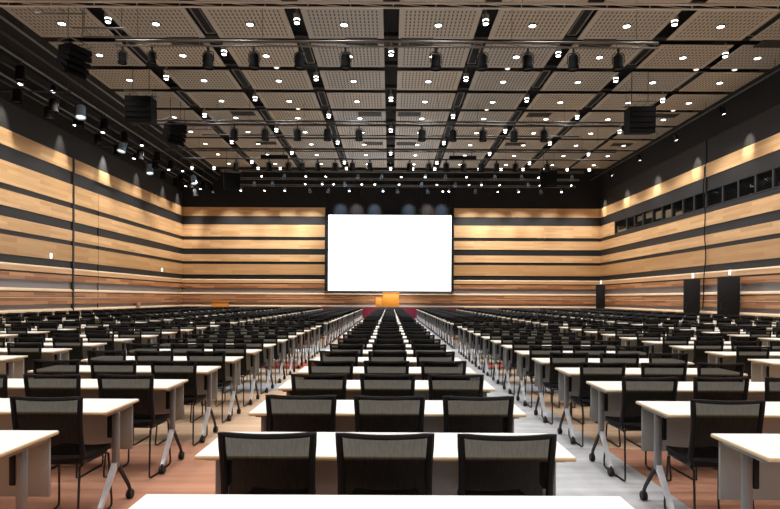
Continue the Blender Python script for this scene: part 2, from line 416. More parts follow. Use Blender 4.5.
t = thing('stage', 'low stage with maroon skirt in front of the screen', 'stage', (.2, 0, 0))
MB().box(-5.2, 5.2, 42.3, 45.3, .80, .85, M['deck']).build('deck', t)
b = MB(); n = 200
pts = [(-5.2+10.4*i/n, 42.3 - .02*(i % 2)) for i in range(n+1)]
b.add([(x, y, .0) for x, y in pts]+[(x, y, .80) for x, y in pts], [(i, i+1, n+2+i, n+1+i) for i in range(n)], M['maroon'], True)
b.box(-5.2, 5.2, 42.32, 42.4, 0, .80, M['maroon']); b.box(-5.2, -5.12, 42.4, 45.3, 0, .8, M['maroon']); b.box(5.12, 5.2, 42.4, 45.3, 0, .8, M['maroon'])
b.build('skirt', t)
t = thing('podium', 'orange wooden podium on the stage below the screen', 'podium', (.06, 42.95, .85))
MB().bbox(-.60, .60, -.3, .3, 0, 1.0, M['podium'], .015).build('body', t)
MB().bbox(-.63, .63, -.34, .32, 1.0, 1.06, M['podium'], .012).build('top', t)
t = thing('side_stand', 'small orange wooden stand beside the podium on the stage', 'stand', (-.82, 42.95, .85))
MB().bbox(-.24, .24, -.24, .24, 0, .66, M['podium'], .012).build('body', t)
MB().bbox(-.25, .25, -.26, .26, .66, .71, M['podium'], .012).build('top', t)

t = thing('wooden_stand', 'low orange wooden stand before the far wall, left of the screen', 'stand', (-13.1, 44.8, 0))
MB().bbox(-.58, .58, -.25, .25, 0, 1.10, M['podium'], .012).build('body', t)
MB().bbox(-.61, .61, -.28, .28, 1.10, 1.16, M['podium'], .012).build('top', t)

# ------------------------------------------------------------------ wall doors, lamps, boxes, cable
for i, (y, w, nm) in enumerate(((44.4, .62, 'farthest along'), (30.8, .80, 'second along'), (27.3, .98, 'nearest along'))):
    o = MB().bbox(XR-.10-w, XR-.06, y-.06, y+.06, .02, 2.54, M['drape'], .012)
    for z in (.5, 1.28, 2.05):
        o.lathe([(.05, -.16), (.05, .16)], M['drape'], (XR-.07, y+.02, z), 10)
    o = o.build('door_%d' % (i+1)); struct(o, 'tall black door leaf standing open, %s the right wall' % nm, 'door')
    b = MB().tube([(XR-w-.02, y-.06, 1.0), (XR-w-.02, y-.12, 1.0), (XR-w-.02, y-.12, 1.3), (XR-w-.02, y-.06, 1.3)], .014, M['bpipe'])
    b.build('handle', o)
def wall_lamp(x, y, z, s, label):
    t = thing('wall_lamp', label, 'lamp', (x, y, z), 0, 'small white lamps on the side walls')
    MB().box(min(0, s*.02), max(0, s*.02), -.06, .06, -.14, .14, M['trimring']).build('back_plate', t)
    MB().bbox(min(s*.02, s*.09), max(s*.02, s*.09), -.05, .05, -.12, .12, M['white_glow'], .012).build('diffuser', t)
wall_lamp(XL+.05, 27.7, 3.42, 1, 'small white lamp on the left wall, nearer of two')
wall_lamp(XL+.05, 41.2, 3.42, 1, 'small white lamp on the left wall near the far corner')
wall_lamp(XR-.05, 31.4, 2.76, -1, 'small white lamp above the middle black door on the right wall')
wall_lamp(XR-.05, 28.0, 2.79, -1, 'small white lamp above the nearest black door on the right wall')
wall_lamp(XR-.05, 45.1, 2.80, -1, 'tiny white lamp above the farthest black door, right wall')
t = thing('wall_box', 'small pinkish box on the baseboard of the left wall', 'box', (XL+.09, 37.2, .80))
MB().bbox(0, .14, -.12, .12, 0, .34, M['pink'], .01).build('body', t); MB().bbox(.14, .155, -.09, .09, .05, .28, M['trimring'], .004).build('cover', t)
pts = [(XR-.14 - .02*math.sin(z*1.7), 30.2+.10*math.sin(z*1.1)+.05*math.sin(z*2.9), z) for z in [8.4-.2*i for i in range(38)]]
b = MB().tube(pts, .028, M['black'], 6)
tag(b.build('hanging_cable'), 'thin black cable hanging down the right wall', 'cable')

# ------------------------------------------------------------------ ceiling: panels, downlights, slot lamps, vents
BAYX = [1.64, 4.92, 8.20, 11.48, 14.42]
BAYW = [2.74, 2.74, 2.74, 2.74, 2.5]
JOINT = [16.28+2.62*k for k in range(11)]         # transverse joints; panel k lies between joint k and k+1
SIDE = {-1: 'left', 1: 'right'}
def panel_mesh(w):
    b = MB(); b.bbox(-w/2, w/2, -1.10, 1.10, 0, .035, M['panel'], .006); return b.data('ceiling_panel')
PM = {w: panel_mesh(w) for w in set(BAYW)}
for k in range(10):
    row = ORD[10-k]
    for s in (-1, 1):
        for i in range(4 if s < 0 else 5):
            o = bpy.data.objects.new('ceiling_panel', PM[BAYW[i]]); C.objects.link(o)
            o.location = (s*BAYX[i], JOINT[k]+1.31, CZ)
            tag(o, 'perforated beige ceiling panel, %s bay %s of centre, %s row from the stage' % (ORD[i+1], SIDE[s], row), 'ceiling panel', 'perforated ceiling panels')
for k in range(-8, 0):      # behind and above the camera: the same panels, out of the frame
    o = MB()
    for s in (-1, 1):
        for i in range(4 if s < 0 else 5): o.box(s*BAYX[i]-BAYW[i]/2, s*BAYX[i]+BAYW[i]/2, 16.28+2.62*k+.18, 16.28+2.62*(k+1)-.18, CZ, CZ+.09, M['panel'])
    struct(o.build('ceiling_strip'), 'ceiling panels above and behind the camera', 'ceiling')

def lamp_data(kind):
    g = MB(); r = MB()
    if kind == 'down':
        g.lathe([(.118, -.012), (.118, .0)], M['lamp'], n=20)
        r.lathe([(.155, .0), (.155, -.02), (.125, -.03), (.121, .02)], M['grille'], n=20, caps=False)
    return g, r
g, r = lamp_data('down')
dl = None
SPOTS = []
for k in range(10):
    for s in (-1, 1):
        for i in range(4 if s < 0 else 5):
            x, y = s*BAYX[i], JOINT[k]+1.31
            lab = 'round downlight in ceiling panel, %s bay %s of centre, %s row from stage' % (ORD[i+1], SIDE[s], ORD[10-k])
            if dl is None:
                dl = thing('downlight', lab, 'ceiling light', (x, y, CZ), 0, 'round downlights in the ceiling panels')
                g.build('lens', dl, (0, 0, -.012)); r.build('trim_ring', dl, (0, 0, -.001))
            else: copy_tree(dl, (x, y, CZ), None, lab)
            SPOTS.append((x, y))
# lamps hanging in the long black slots
SLOTX = [0, 3.28, 6.56, 9.84, 13.12]
sl = None
def slot_lamp(x, y, lab):
    global sl
    z = CZ+.02
    if sl is None:
        sl = thing('ceiling_slot_lamp', lab, 'ceiling light', (x, y, z), 0, 'double lamps in the ceiling slots')
        MB().lathe([(.10, .10), (.12, .22), (.12, .30), (.05, .34), (.03, .53)], M['trimring'], n=16).build('housing', sl)
        MB().lathe([(.085, -.02), (.085, .0)], M['lamp'], n=16).build('lower_lens', sl)
        MB().lathe([(.085, .0), (.10, .05), (.085, .10)], M['silver'], n=16, caps=False).build('reflector', sl)
        MB().lathe([(.105, .10), (.105, .12)], M['lamp'], n=16).build('upper_glow_ring', sl)
    else: copy_tree(sl, (x, y, z), None, lab)
gr = None
def slot_grille(x, y, lab):
    global gr
    if gr is None:
        gr = thing('slot_grille', lab, 'grille', (x, y, CZ+.06), 0, 'long grilles in the ceiling slots')
        b = MB()
        for x0, x1, y0, y1 in ((-.17, -.14, -.95, .95), (.14, .17, -.95, .95), (-.14, .14, -.95, -.92), (-.14, .14, .92, .95)): b.box(x0, x1, y0, y1, 0, .05, M['pipe'])
        b.build('frame', gr)
        b = MB()
        for q in range(4): b.box(-.09+.055*q, -.07+.055*q, -.92, .92, .01, .04, M['ceil'])
        b.box(-.14, .14, -.92, .92, .05, .06, M['ceil'])
        b.build('slat_core', gr)
    else: copy_tree(gr, (x, y, CZ+.06), None, lab)
for j, sx in enumerate(SLOTX):
    for s in ((1,) if j in (0, 4) else (-1, 1)):
        for k in range(10):
            nm = 'the centre ceiling slot' if j == 0 else '%s ceiling slot %s of centre' % (ORD[j], SIDE[s])
            y = JOINT[k]+1.25
            if (k+j) % 2 == 0:
                slot_lamp(s*sx, y, 'double hanging lamp in %s, %s panel row from the stage' % (nm, ORD[10-k]))
            elif j > 0:
                slot_grille(s*sx, y, 'long dark grille in %s, %s panel row from the stage' % (nm, ORD[10-k]))
# row of lamps beyond the last panels
for q in range(-9, 10):
    if q % 2 and abs(q) in (3,): continue
    copy_tree(sl, (q*1.64, 43.1, CZ+.02), None, 'double lamp in the black ceiling over the stage, %s' % ('on the centre line' if q == 0 else '%s from centre to the %s' % (ORD[abs(q)], SIDE[1 if q > 0 else -1])))
# dark vents in the panels
vt = None
def vent(x, y, lab):
    global vt
    if vt is None:
        vt = thing('ceiling_vent', lab, 'vent', (x, y, CZ), 0, 'dark vents in the ceiling panels')
        b = MB()
        for x0, x1, y0, y1 in ((-.60, .60, -.30, -.26), (-.60, .60, .26, .30), (-.60, -.56, -.26, .26), (.56, .60, -.26, .26)): b.box(x0, x1, y0, y1, -.03, 0, M['vent'])
        b.build('frame', vt)
        b = MB()
        for q in range(9): b.box(-.56, .56, -.25+.058*q, -.215+.058*q, -.02, -.005, M['vent'])
        b.box(-.56, .56, -.26, .26, -.006, 0, M['black'])
        b.build('slat_core', vt)
    else: copy_tree(vt, (x, y, CZ), None, lab)
for k, y in ((1, 21.9), (4, 30.3), (6, 36.0)):
    for s in (-1, 1):
        for i in ((0, 2) if s < 0 else (0, 2, 4)):
            vent(s*(BAYX[i]-(.55 if i < 4 else .2)) if not (i == 0 and s == 1) else .95, y-.35 if k == 1 else y-.3, 'dark rectangular vent, %s bay %s of centre, %s vent row from the stage' % (ORD[i+1], SIDE[s], {1: 'third', 4: 'second', 6: 'first'}[k]))
# small round lamps on the cross joints
em = None
for n_, (x, y) in enumerate(((-4.77, 24.14), (4.85, 24.14), (12.7, 24.14), (14.3, 24.14), (-4.7, 29.38), (4.85, 29.38), (14.3, 29.38))):
    lab = 'small round lamp on a black ceiling joint, %s of centre, %s' % ('left' if x < 0 else 'right', ('nearer joint' if y < 25 else 'farther joint') + {12.7: ', inner of two', 14.3: ', outermost'}.get(x, ''))
    if em is None:
        em = thing('ceiling_joint_lamp', lab, 'ceiling light', (x, y, CZ+.04), 0, 'small lamps on the ceiling joints')
        MB().lathe([(.10, 0), (.13, .03), (.13, .10)], M['trimring'], n=14).build('housing', em)
        MB().lathe([(.095, -.012), (.095, 0)], M['lamp_dim'], n=14).build('lens', em)
    else: copy_tree(em, (x, y, CZ+.04), None, lab)
# black joists that carry the joint lamps and slots
for k in range(11):
    o = MB().box(-12.9, 15.7, JOINT[k]-.10, JOINT[k]+.10, CZ+.14, CZ+.30, M['ceil']).build('ceiling_joist'); struct(o, 'black joist between two rows of ceiling panels', 'joist')

# ------------------------------------------------------------------ lighting bars and lanterns
def bar(name, x0, x1, y, z, label, pair=.0, lad=False, hang=4, m='pipe'):
    """a steel bar across the hall hung from the ceiling on rods; pair adds a second tube below"""
    t = thing(name, label, 'lighting bar', ((x0+x1)/2, y, z))
    L = (x1-x0)/2
    MB().tube([(-L, 0, 0), (L, 0, 0)], .035, M[m], 8).build('tube', t)
    if pair:
        MB().tube([(-L, 0, -pair), (L, 0, -pair)], .03, M[m], 8).build('tube', t)
        b = MB(); n = int(2*L/1.2)
        for i in range(n+1):
            x = -L+2*L*i/n
            b.tube([(x, 0, 0), (x, 0, -pair)], .014, M[m], 5)
            if i < n: b.tube([(x, 0, 0), (x+2*L/n, 0, -pair)], .012, M[m], 5)
        b.build('lattice', t)
    for i in range(hang):
        x = -L*.92+2*L*.92*i/(hang-1)
        MB().tube([(x, 0, .03), (x, 0, 11.55-z)], .008, M['bpipe'], 5).build('hanger', t)
    return t
def lantern_parts(t, body='lamp_can', lens='black', aim=0.0):
    """hanging stage lantern: clamp, yoke, can, lens; origin at the bar it hangs from"""
    MB().cbox((0, 0, -.02), (.07, .09, .14), M['bpipe']).build('clamp', t)
    MB().tube([(-.19, 0, -.46), (-.19, 0, -.16), (-.13, 0, -.10), (.13, 0, -.10), (.19, 0, -.16), (.19, 0, -.46)], .016, M['bpipe'], 6).build('yoke', t)
    R = Matrix.Rotation(aim, 3, 'X')
    MB().lathe([(.10, .22), (.15, .17), (.16, .10), (.16, -.16), (.185, -.20), (.185, -.30), (.165, -.30), (.155, -.24)], M[body], (0, 0, -.37), 14, R).build('can', t)
    MB().lathe([(.15, -.26), (.15, -.25)], M[lens], (0, 0, -.37), 14, R).build('lens', t)
protos = {}
def lantern(key, x, y, z, label, group, rz=0, sc=1.0, body='lamp_can', lens='black', aim=0.0):
    if key not in protos:
        t = thing('hanging_stage_lantern', label, 'stage light', (x, y, z), rz, group); lantern_parts(t, body, lens, aim); protos[key] = t
        t.scale = (sc,)*3
        return t
    c = copy_tree(protos[key], (x, y, z), (0, 0, rz), label); c['group'] = group; c.scale = (sc,)*3
    return c
bar('lighting_bar', -12.4, 15.0, 16.9, 10.07, 'grey lattice lighting bar across the very top of the photo', .14, True, 6, 'trimring')
bar('lighting_bar', -8.4, 8.15, 17.7, 9.30, 'grey lighting bar carrying the nearest row of black lanterns', .16, False, 5)
xs = [-5.58, -4.18, -2.79, -1.39, 1.37, 2.78, 4.17, 5.56, 6.93]
for i, x in enumerate(xs):
    lantern('b', x, 17.7, 9.06, 'black stage lantern on the nearest lantern bar, %s from the left' % ORD[i+1], 'lanterns on the nearest bar', random.uniform(-.3, .3), .9, aim=random.choice((0, .15)))
for x, nm in ((-8.2, 'small black lantern at the left end of the nearest lantern bar'), (-7.3, 'small black lantern second from the left end of the nearest bar')):
    lantern('b', x, 17.7, 9.06, nm, 'lanterns on the nearest bar', .5, .7)
bar('lighting_bar', -11.5, 11.5, 26.1, 9.42, 'dark lighting bar over the middle of the hall with ten lanterns', .14, False, 6, 'bpipe')
for i, x in enumerate([-7.05, -5.65, -4.2, -2.85, -1.43, 1.4, 2.8, 4.15, 5.55, 6.9]):
    lantern('c', x, 26.1, 9.196, 'black stage lantern on the middle lighting bar, %s from the left' % ORD[i+1], 'lanterns on the middle bar', random.uniform(-.6, .6), .95)
bar('lighting_bar', -9.2, 9.2, 28.3, 9.40, 'thin dark bar just behind the middle lighting bar', 0, False, 5, 'bpipe')
bar('lighting_bar', -12.5, 12.5, 32.2, 9.75, 'dark double bar third from the stage under the ceiling', .14, False, 6, 'bpipe')
bar('lighting_bar', -12.0, 12.0, 33.4, 9.48, 'dark bar with a dense row of lanterns before the stage ceiling', 0, False, 6, 'bpipe')
for i, x in enumerate([-8.9, -7.0, -5.9, -5.1, -4.2, -3.2, -2.2, -1.2, 1.1, 2.2, 3.2, 4.2, 5.2, 6.1, 7.2, 9.0]):
    lantern('c', x, 33.4, 9.388, 'black stage lantern in the dense lantern row before the stage, %s from the left' % ORD[i+1], 'lanterns before the stage', random.uniform(-.9, .9), .9)
# flat panel fixtures on that bar
pf = None
for i, x in enumerate((-6.45, 4.0)):
    t = thing('hanging_flat_light', 'wide flat dark light panel on the lantern row, %s of centre' % ('left', 'right')[i], 'stage light', (x, 32.2, 9.455))
    MB().bbox(-.75, .75, -.12, .12, -.28, -.08, M['lamp_can'], .02).build('housing', t)
    MB().tube([(-.5, 0, .12), (-.5, 0, -.1)], .02, M['bpipe'], 6).build('bracket', t); MB().tube([(.5, 0, .12), (.5, 0, -.1)], .02, M['bpipe'], 6).build('bracket', t)
# bars over the stage with small lit lanterns
for nm, y, z, L in (('front', 42.6, 10.85, 14.8), ('middle', 43.7, 10.5, 14.8), ('rear', 44.5, 10.15, 14.8)):
    bar('stage_bar', -12.5, 14.2, y, z, '%s dark lighting bar over the stage' % nm, .12, False, 7, 'pipe')
random.seed(21)
lit = []
for w, n in (('f', 15), ('m', 17), ('r', 15)):
    for q in range(n): lit.append((round(-12.3+26.2*(q+.5)/n + random.uniform(-.5, .5), 2), w))
lit += [(-4.6, 'r'), (-4.3, 'm'), (-5.1, 'f'), (4.5, 'r'), (4.9, 'm'), (5.4, 'f')]
lit = [a for i, a in enumerate(lit) if not any(b[1] == a[1] and abs(b[0]-a[0]) < .42 for b in lit[:i])]
lit.sort()
for i, (x, w) in enumerate(lit):
    y, z = {'f': (42.6, 10.663), 'm': (43.7, 10.313), 'r': (44.5, 9.963)}[w]
    key = ('lit', 'dim', 'litb', 'dim', 'lit')[i % 5]
    lantern(key, x, y, z, 'small lantern on the %s stage bar, %s from its left end' % ({'f': 'front', 'm': 'middle', 'r': 'rear'}[w], ORD[1+sum(1 for a in lit[:i] if a[1] == w)]), 'lanterns over the stage', random.uniform(-.6, .6), .5 if key != 'dim' else .62,
            'blue_lit_can' if key != 'lit' else 'lamp_can', {'lit': 'lamp', 'litb': 'lampblue', 'dim': 'black'}[key], -.55)

# bars running along both side walls
def long_bar(x, z, y0, y1, label, m='pipe', n=7, r=.04):
    t = thing('side_bar', label, 'lighting bar', (x, (y0+y1)/2, z)); L = (y1-y0)/2
    MB().tube([(0, -L, 0), (0, L, 0)], r, M[m], 8).build('tube', t)
    for i in range(n):
        y = -L*.95+2*L*.95*i/(n-1)
        MB().tube([(0, y, .03), (0, y, 11.55-z)], .010, M['bpipe'], 5).build('hanger', t)
LB = [(-12.97, 10.75, 'pipe'), (-13.15, 10.4, 'bpipe'), (-13.5, 10.1, 'pipe'), (-13.9, 9.85, 'bpipe'), (-14.5, 9.75, 'pipe'), (-15.3, 9.95, 'bpipe')]
for i, (x, z, m) in enumerate(LB): long_bar(x, z, 8, 44, 'long steel bar along the left side, %s from the wall' % ORD[len(LB)-i], m)
RB = [(15.2, 10.5, 'bpipe')]
for i, (x, z, m) in enumerate(RB): long_bar(x, z, 12, 44, 'dark steel bar along the right side under the ceiling edge', m)
random.seed(3)
n_ = {}
for i in range(42):
    y = 15.6 + .69*i; x, z = ((-13.9, 9.85), (-14.5, 9.75), (-13.5, 10.1))[i % 3]
    key = ('s', 'c', 'lamp2', 'c', 'lampb', 'c', 'c')[i % 7]
    body, lens = {'s': ('blue_lit_can', 'lamp_dim'), 'lamp2': ('lamp_can', 'lamp'), 'lampb': ('lamp_can', 'lampblue'), 'c': ('lamp_can', 'black')}[key]
    k = ({'s': 'bluish-lit', 'lamp2': 'black warm-lit', 'lampb': 'black cool-lit', 'c': 'unlit black'}[key], ('middle', 'outer', 'inner')[i % 3]); n_[k] = n_.get(k, 0)+1
    sc_ = {'s': 1.15, 'lamp2': .55, 'lampb': .6, 'c': 1.0}[key]
    lantern(key, x, y, z-.042-.05*sc_, '%s lantern on the %s left side bar, %s such from the camera end' % (k[0], k[1], ORD[n_[k]]), 'lanterns along the left side', random.uniform(-.5, .9), sc_, body, lens, -.3)
for i, (x0, x1, y, z) in enumerate(((-15.6, -12.6, 22.85, 9.55), (-15.6, -12.8, 31.0, 9.5), (-15.6, -12.8, 36.5, 9.5))):
    bar('cross_bar', x0, x1, y, z, 'short dark cross bar over the left side, %s from the camera' % ORD[i+1], 0, False, 2, 'bpipe')
for i, y in enumerate((22.2, 26.6, 31.0, 35.5, 40.0)):
    lantern('lampr', 15.2, y, 10.42, 'small lit lantern on the right side bar, %s from the camera end' % ORD[i+1], 'lanterns along the right side', 1.2, .7, 'lamp_can', 'lamp', -.35)
# black soffit boxes over the side bars
for s, nm in ((-1, 'left'), (1, 'right')):
    xa, xb = (XL, -15.75) if s < 0 else (15.75, XR)
    o = MB().box(xa, xb, YF, YB, 11.3, 11.5, M['ceil']).build('ceiling_edge'); struct(o, 'black ceiling edge along the %s wall' % nm, 'ceiling')

# ------------------------------------------------------------------ line array loudspeakers
def line_array(loc, rz, label, sc=1.0, step=1.4):
    t = thing('line_array_speaker', label, 'loudspeaker', loc, rz, 'hanging line array loudspeakers'); t.scale = (sc, sc, sc)
    # rigging frame
    b = MB()
    for y in (-.35, .35): b.tube([(-.55, y, 0), (.55, y, 0)], .03, M['pipe'], 6)
    for x in (-.53, -.18, .18, .53): b.tube([(x, -.35, 0), (x, .35, 0)], .025, M['pipe'], 6)
    b.build('rigging_frame', t)
    top = (11.5-loc[2])/sc
    for x in (-.33, .33):
        MB().tube([(x, 0, .02), (x, 0, top)], .014, M['bpipe'], 5).build('chain', t)
    for x in (-.45, .45): MB().tube([(x, 0, 0), (x, 0, -.22)], .02, M['bpipe'], 5).build('link', t)
    # wedge cabinets hanging in a curve
    ang, y, z = 0.0, 0.0, -.2
    for k in range(5):
        ang = math.radians(2+step*k)
        c, s = math.cos(ang), math.sin(ang)
        def P(x, a, h): return (x, y - a*c + h*s*-1, z + -h*c - a*s*-1*-1)
        hf = .205
        prof = [(-.36, 0.0), (.36, -.012), (.36, hf+.004), (-.36, hf-.02)]     # (back..front, down)
        W = .52
        vs = []
        for x in (-W, W):
            for a, h in prof: vs.append((x, y - (a*c - h*s*-1*0) , z - h*c - a*s))
        cab = MB().add(vs, [(0,1,2,3), (4,7,6,5), (0,4,5,1), (1,5,6,2), (2,6,7,3), (3,7,4,0)], M['cab'])
        cab = cab.build('cabinet', t)
        g = MB(); vs = []
        for x in (-W+.03, W-.03):
            for a, h in ((.362, .01), (.375, .01), (.375, hf-.01), (.362, hf-.01)): vs.append((x, y - a*c, z - h*c - a*s))
        g.add(vs, [(0,1,2,3), (4,7,6,5), (0,4,5,1), (1,5,6,2), (2,6,7,3), (3,7,4,0)], M['grille']); g.build('grille', cab)
        z -= hf*c; y += hf*s*.9
    return t
line_array((-10.4, 19.1, 9.80), 1.15, 'curved black line array speaker hanging upper left, nearest the camera', .78, 11)
line_array((-10.3, 23.9, 9.85), .05, 'boxy black line array speaker hanging second along the left side')
line_array((-10.4, 28.0, 9.98), .95, 'curved black line array speaker hanging third along the left side', .85, 9)
line_array((-10.4, 38.0, 9.75), .3, 'dark line array speaker hanging left of the stage')
line_array((10.3, 24.0, 9.55), -.05, 'boxy black line array speaker hanging on the right side')
line_array((10.35, 38.0, 10.0), -.2, 'dark line array speaker hanging right of the stage')
# pale rig frames near the nearest left array
for i, (x, y, z) in enumerate(((-10.2, 17.6, 10.2), (-9.2, 18.5, 9.9), (-9.9, 29.5, 10.1))):
    t = thing('rig_frame', 'small grey rigging lattice under the ceiling, %s' % ('above the nearest left speaker', 'beside the nearest left speaker', 'beside the third left speaker')[i], 'rigging', (x, y, z))
    b = MB()
    for yy in (-.3, .3): b.tube([(-.8, yy, 0), (.8, yy, 0)], .03, M['pipe'], 6)
    for q in range(6): b.tube([(-.8+.32*q, -.3, 0), (-.8+.32*q, .3, 0)], .02, M['pipe'], 5)
    b.build('lattice', t)
    for xx in (-.6, .6): MB().tube([(xx, 0, 0), (xx, 0, 11.5-z)], .012, M['bpipe'], 5).build('hanger', t)

# ------------------------------------------------------------------ furniture
def chair_shapes():
    W, z0, z1 = .217, .47, .835
    def P(u, v):
        w = W*(1 - .035*math.sin(v*PI) - .03*(1-v))
        return Vector((u*w, -.205 - .075*v + .03*v*v - .020*(1-u*u), z0+(z1-z0)*v + .008*u*u*v))
    # woven back
    n, k = 12, 8; back = MB()
    back.add([P(-1+2*i/n, j/k) for j in range(k+1) for i in range(n+1)], [(j*(n+1)+i, j*(n+1)+i+1, (j+1)*(n+1)+i+1, (j+1)*(n+1)+i) for j in range(k) for i in range(n)], M['weave'], True)
    fr = MB()
    top = [P(-1+2*i/n, 1) for i in range(n+1)]
    loop = [P(-1, j/k) for j in range(k)] + top + [P(1, j/k) for j in range(k-1, -1, -1)] + [P(1-2*i/n, 0) for i in range(1, n)]
    fr.tube(loop, .0125, M['black'], 6, True)
    for s in (-1, 1):   # side posts, wider than the top rail, running down to the seat
        fr.tube([P(s*.97, j/k) for j in range(k, -1, -1)] + [Vector((s*.19, -.19, .435)), Vector((s*.172, -.12, .415))], [.0155]*(k+1)+[.015, .013], M['black'], 6)
    # seat
    seat = MB(); n, k = 8, 8
    def S(u, v, d): 
        w = .170 + .012*math.sin(v*PI); r = 1 - .10*max(0, abs(2*v-1)-.6)
        return (u*w*r, -.19+.42*v, .445 + .012*(u*u) - .012*math.sin(v*PI) - (.022*max(0, v-.75)*4)*.6 - d)
    for d, fl in ((0, False), (.032, True)):
        vs = [S(-1+2*i/n, j/k, d) for j in range(k+1) for i in range(n+1)]
        fs = [(j*(n+1)+i, j*(n+1)+i+1, (j+1)*(n+1)+i+1, (j+1)*(n+1)+i) for j in range(k) for i in range(n)]
        seat.add(vs, fs, M['seat'], True)
    o = (n+1)*(k+1)
    rim = [i for i in range(n+1)] + [j*(n+1)+n for j in range(1, k+1)] + [k*(n+1)+i for i in range(n-1, -1, -1)] + [j*(n+1) for j in range(k-1, 0, -1)]
    for a, b in zip(rim, rim[1:]+rim[:1]): seat.f.append([a, b, o+b, o+a]); seat.mi.append(0); seat.sm.append(True)
    def sled(s):
        x = s*.172; xo = s*.184
        return MB().tube([(x, -.15, .405), (x, -.185, .39), (xo, -.225, .06), (xo, -.225, .022), (xo, -.19, .010), (xo, .16, .010), (xo, .195, .022), (xo, .20, .06), (x, .175, .385), (x, .14, .405), (x, -.15, .405)], .008, M['rod'], 6)
    cross = MB().tube([(-.172, .10, .40), (.172, .10, .40), (.172, -.12, .40), (-.172, -.12, .40)], .008, M['rod'], 6, True)
    return seat, back, fr, sled(-1), sled(1), cross
CS = chair_shapes()
def chair_root(label, loc, rz, group):
    t = thing('mesh_chair', label, 'chair', loc, rz, group)
    for nm, mb in zip(('seat', 'backrest', 'back_frame', 'sled_leg', 'sled_leg', 'seat_frame'), CS): mb.build(nm, t)
    return t
whole = MB()
for mb in CS: whole.merge(mb)
CHAIR_ONE = whole.data('mesh_chair')

def chair_low():
    """the same chair with few faces for the distant mass"""
    b = MB(); W, z0, z1 = .217, .47, .835
    def P(u, v): return (u*W, -.205-.045*v-.020*(1-u*u), z0+(z1-z0)*v)
    us = (-1, -.5, 0, .5, 1)
    vv = (0.06, .93)
    b.add([P(u, v) for v in vv for u in us], [(i, i+1, i+6, i+5) for i in range(4)], M['weave'])
    for v in (0, 1): b.tube([P(u, v) for u in us], .014, M['black'], 4)
    for s in (-1, 1):
        b.tube([P(s, 1), P(s, 0), (s*.2, -.12, .42)], .018, M['black'], 4)
        b.tube([(s*.172, -.18, .40), (s*.184, -.22, .012), (s*.184, .195, .012), (s*.172, .17, .40)], .009, M['rod'], 4)
    b.box(-.18, .18, -.19, .23, .41, .445, M['seat'])
    return b
CL = chair_low()

TL, TD = 1.8, .5
def table_shapes():
    top = MB().bbox(-TL/2, TL/2, -TD/2, TD/2,   .70, .72, M['edge'], .004, M['top'])
    mod = MB().bbox(-TL/2+.035, TL/2-.035, TD/2-.035, TD/2-.018, .36, .688, M['modesty'], .003)
    def leg(s):
        x = s*(TL/2-.051); b = MB()
        b.bbox(x-.020, x+.020, -.024, .024, .29, .675, M['silver'], .006)             # column
        b.bbox(x-.025, x+.025, -.17, .19, .675, .70, M['silver'], .004)                 # plate under the top
        # silver front foot, a tapered blade down to the front caster
        p = [(-.012, .34), (.022, .325), (-.208, .064), (-.230, .076)]
        for (w0, w1) in ((.019, .013),):
            vs = [(x-w0, p[0][0], p[0][1]), (x-w0, p[1][0], p[1][1]), (x-w1, p[2][0], p[2][1]), (x-w1, p[3][0], p[3][1]),
                  (x+w0, p[0][0], p[0][1]), (x+w0, p[1][0], p[1][1]), (x+w1, p[2][0], p[2][1]), (x+w1, p[3][0], p[3][1])]
            b.add(vs, [(0,1,2,3), (4,7,6,5), (0,4,5,1), (1,5,6,2), (2,6,7,3), (3,7,4,0)], M['blade'])
        hb = MB().bbox(x-s*.034-.014, x-s*.034+.014, -.03, .05, .50, .66, M['black'], .004)   # folding bracket
        rb = MB().tube([(x, .012, .325), (x, .20, .105), (x, .215, .062)], [.017, .014, .012], M['bpipe'], 6)
        cs = []
        for y in (-.222, .222):
            c = MB(); R = Matrix.Rotation(PI/2, 3, 'Y')
            for dx in (-.011, .011):
                c.lathe([(.012, -.009), (.030, -.008), (.033, 0), (.030, .008), (.012, .009)], M['rubber'], (x+dx, y, .033), 14, R)
            c.cbox((x, y, .060), (.03, .03, .014), M['rubber']); c.tube([(x, y, .055), (x, y, .085)], .010, M['bpipe'], 6)
            cs.append(c)
        return b, hb, rb, cs
    return top, mod, leg(-1), leg(1)
TS = table_shapes()
def table_root(label, loc, rz, group):
    t = thing('folding_table', label, 'table', loc, rz, group)
    TS[0].build('tabletop', t); TS[1].build('modesty_panel', t)
    for b, hb, rb, cs in TS[2:]:
        l = b.build('leg', t); hb.build('fold_bracket', l); rb.build('rear_foot', l)
        for c in cs: c.build('caster', l)
    return t
tw = MB().merge(TS[0]).merge(TS[1])
for b, hb, rb, cs in TS[2:]:
    tw.merge(b).merge(hb).merge(rb)
    for c in cs: tw.merge(c)
TABLE_ONE = tw.data('folding_table')

